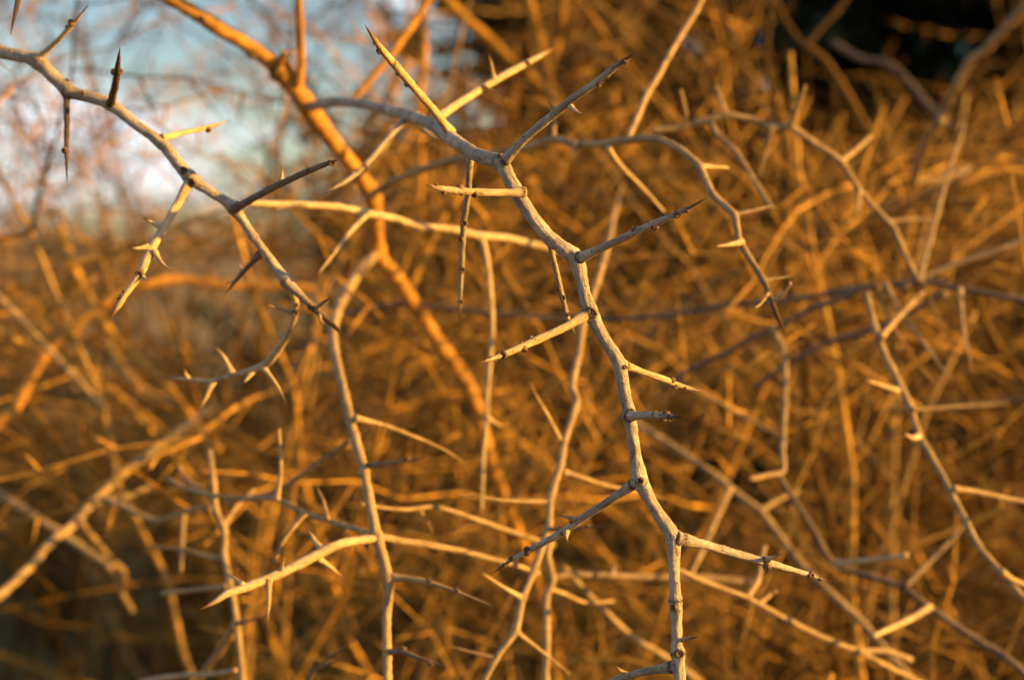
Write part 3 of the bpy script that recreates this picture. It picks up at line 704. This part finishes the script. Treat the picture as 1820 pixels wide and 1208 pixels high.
def leaf(mb, p, d, L, W, r):
    q = d.cross(unit(r)).normalized()*W; nrm = d.cross(q).normalized()*L*.12
    b = len(mb.v)
    for v in (p, p+d*L*.45+q+nrm, p+d*L, p+d*L*.45-q+nrm):
        mb.v.append(v); mb.b.append(v); mb.t.append(0.0); mb.c.append(0.0)
    mb.f.append((b, b+1, b+2, b+3))

def bush_meshes(seed, h, w, nt, nl, lmat, leaf_l):
    r = random.Random(seed); tw = MB(); lf = MB(); st = MB()
    for k in range(9):
        a = r.uniform(0, 6.28); d = Vector((math.cos(a)*.55, math.sin(a)*.55, 1))
        P = path(r, Vector((0, 0, -.05)), d, h*.95, .12, .14, .0, .12); m = len(P)
        st.tube(P, [.016*(1-.8*i/(m-1)) for i in range(m)], 6, None, None, 0)
        for q in range(nt//9):
            i = r.randrange(m//5, m); e = (unit(r)+Vector((math.cos(a)*.3, math.sin(a)*.3, .5))).normalized()
            Q = path(r, P[i], e, r.uniform(.18, .5)*w, .07, .2, .0, .14); k2 = len(Q)
            tw.tube(Q, [max(.0012, .0042*(1-.8*j/(k2-1))) for j in range(k2)], 3, None, None, 0, cap0=False)
            for _ in range(nl):
                j = r.randrange(1, k2); leaf(lf, Q[j], (unit(r)+Vector((0, 0, -.2))).normalized(), leaf_l*r.uniform(.6, 1.3), leaf_l*.28, r)
    return st, tw, lf
def bush_proto(name, seed, h, w, nt, nl, lmat, leaf_l, bmat):
    st, tw, lf = bush_meshes(seed, h, w, nt, nl, lmat, leaf_l)
    root = empty(name, (0, 0, 0))
    st.build('stem', bmat, root)
    tag(tw.build('twigs', bmat, root), kind='stuff')
    if nl: tag(lf.build('leaves', lmat, root), kind='stuff')
    return root
def copy_tree(o, parent=None):
    c = o.copy(); COL.objects.link(c); c.parent = parent
    for ch in o.children: copy_tree(ch, c)
    return c
def place(proto, used, loc, rz, sc, label, cat, group):
    o = proto if not used[0] else copy_tree(proto); used[0] = True
    o.location = loc; o.rotation_euler = (0, 0, rz); o.scale = (sc, sc, sc); tag(o, label, cat, group)
    return o
dryA = bush_proto('dry_bush', 31, 1.5, 1.0, 420, 5, M_dry, .035, M_far2); uA = [False]
dryB = bush_proto('dry_bush', 32, 1.7, 1.1, 520, 2, M_dry, .03, M_far2); uB = [False]
olv = bush_proto('olive_bush', 33, 1.5, 1.0, 420, 9, M_olive, .04, M_dull); uO = [False]
LO = 'dark olive bush between the dry bushes of the blurred scrub'; GO = 'olive bushes of the blurred scrub'
LB = 'dry brown leafy bush in the blurred scrub behind the thorn shrubs'; GB = 'dry bushes of the blurred scrub'
r = random.Random(5)
spots = []
for yy, half, step in ((3.3, 1.7, .75), (4.4, 2.3, .9), (5.8, 3.0, 1.05), (7.8, 3.9, 1.3), (11, 5.4, 1.9)):
    x = -half
    while x < half+.9:
        spots.append((x+r.uniform(-.25, .25), yy+r.uniform(-.4, .4))); x += step
for x, y in spots:
    sc = r.uniform(.62, .8) if x/y < -.12 and y < 6 else r.uniform(.85, 1.15)
    if x/y < -.2 and y < 5: sc *= .75
    if x/y > .12 and y < 5: sc = r.uniform(.5, .65)
    if x/y < -.08: sc = min(sc, (1.15+.02*y)/2.15)
    elif x/y < .14 and y > 4: sc = r.uniform(1.15, 1.4)
    if .5 < x < 2.8 and 2.9 < y < 4.6: continue
    k = r.random()
    if k < (.3 if x/y < -.1 else .68): place(olv, uO, (x, y, 0), r.uniform(0, 6.28), sc, LO, 'bush', GO)
    else: place(*((dryA, uA) if k < .88 else (dryB, uB)), (x, y, 0), r.uniform(0, 6.28), sc, LB, 'bush', GB)
place(dryA, uA, (-.12, 1.95, 0), 1.0, .58, 'low dry bush with orange leaves at the foot of the thorn shrubs', 'bush', None)
place(dryA, uA, (-.55, 3.2, 0), 2.0, .55, 'small dry bush with orange leaves before the olive bushes', 'bush', None)

for k, (x, y, sc) in enumerate(((1.55, .95, .95), (1.75, 1.7, 1.0), (1.6, 2.5, 1.0))):  # bushes added beyond the right edge to cast dappled shade
    place(dryB, uB, (x, y, 0), 2.1*k, sc, ('tall dry bush added to shade the thicket from its sunny side, nearest of three', 'tall dry bush added to shade the thicket from its sunny side, middle of three', 'tall dry bush added to shade the thicket from its sunny side, before the evergreens')[k], 'bush', None)

# dark evergreens added as stand-ins for the shaded hollow at the top right
ev = bush_proto('dark_hollow_filler', 41, 2.6, 1.0, 800, 30, M_hollow, .075, M_dull); uE = [False]
place(ev, uE, (.98, 3.45, 0), 0, 1.0, 'dark dense evergreen bush standing in for the shaded hollow at the top right', 'bush', None)
place(ev, uE, (1.75, 3.9, 0), 2, 1.05, 'dark evergreen bush added beside the shaded hollow, behind the hooked branch', 'bush', None)
place(ev, uE, (2.5, 3.5, 0), 4, 1.1, 'dark evergreen bush added beyond the hooked branch to shade its neighbours', 'bush', None)  # added off to the right to keep the sun off the gap

place(ev, uE, (1.35, 4.7, 0), 1, 1.25, 'tallest dark evergreen bush, added behind the other evergreens to darken the hollow', 'bush', None)
place(ev, uE, (2.35, 4.9, 0), 5, 1.25, 'dark evergreen bush added to darken the gap between two evergreens', 'bush', None)
# grass
def grass():
    r = random.Random(9); mb = MB()
    for _ in range(26000):
        y = 2.2 + 7*r.random()**1.5; x = r.uniform(-.46, .46)*y*1.1
        if noise.noise(Vector((x*1.1, y*1.1, 0))) < -.25: continue
        h = r.uniform(.06, .24); d = Vector((r.uniform(-.5, .5), r.uniform(-.5, .5), 1)).normalized()
        q = Vector((math.cos(r.uniform(0, 6.28)), math.sin(r.uniform(0, 6.28)), 0))*.004
        p = Vector((x, y, -.03)); b = len(mb.v)
        for v in (p-q, p+q, p+d*h+Vector((d.x, d.y, 0))*h*.4):
            mb.v.append(v); mb.b.append(v); mb.t.append(0.0); mb.c.append(0.0)
        mb.f.append((b, b+1, b+2))
    o = mb.build('grass', M_grass); tag(o, 'dry and green grass on the ground under the thicket', 'grass', kind='stuff')
grass()
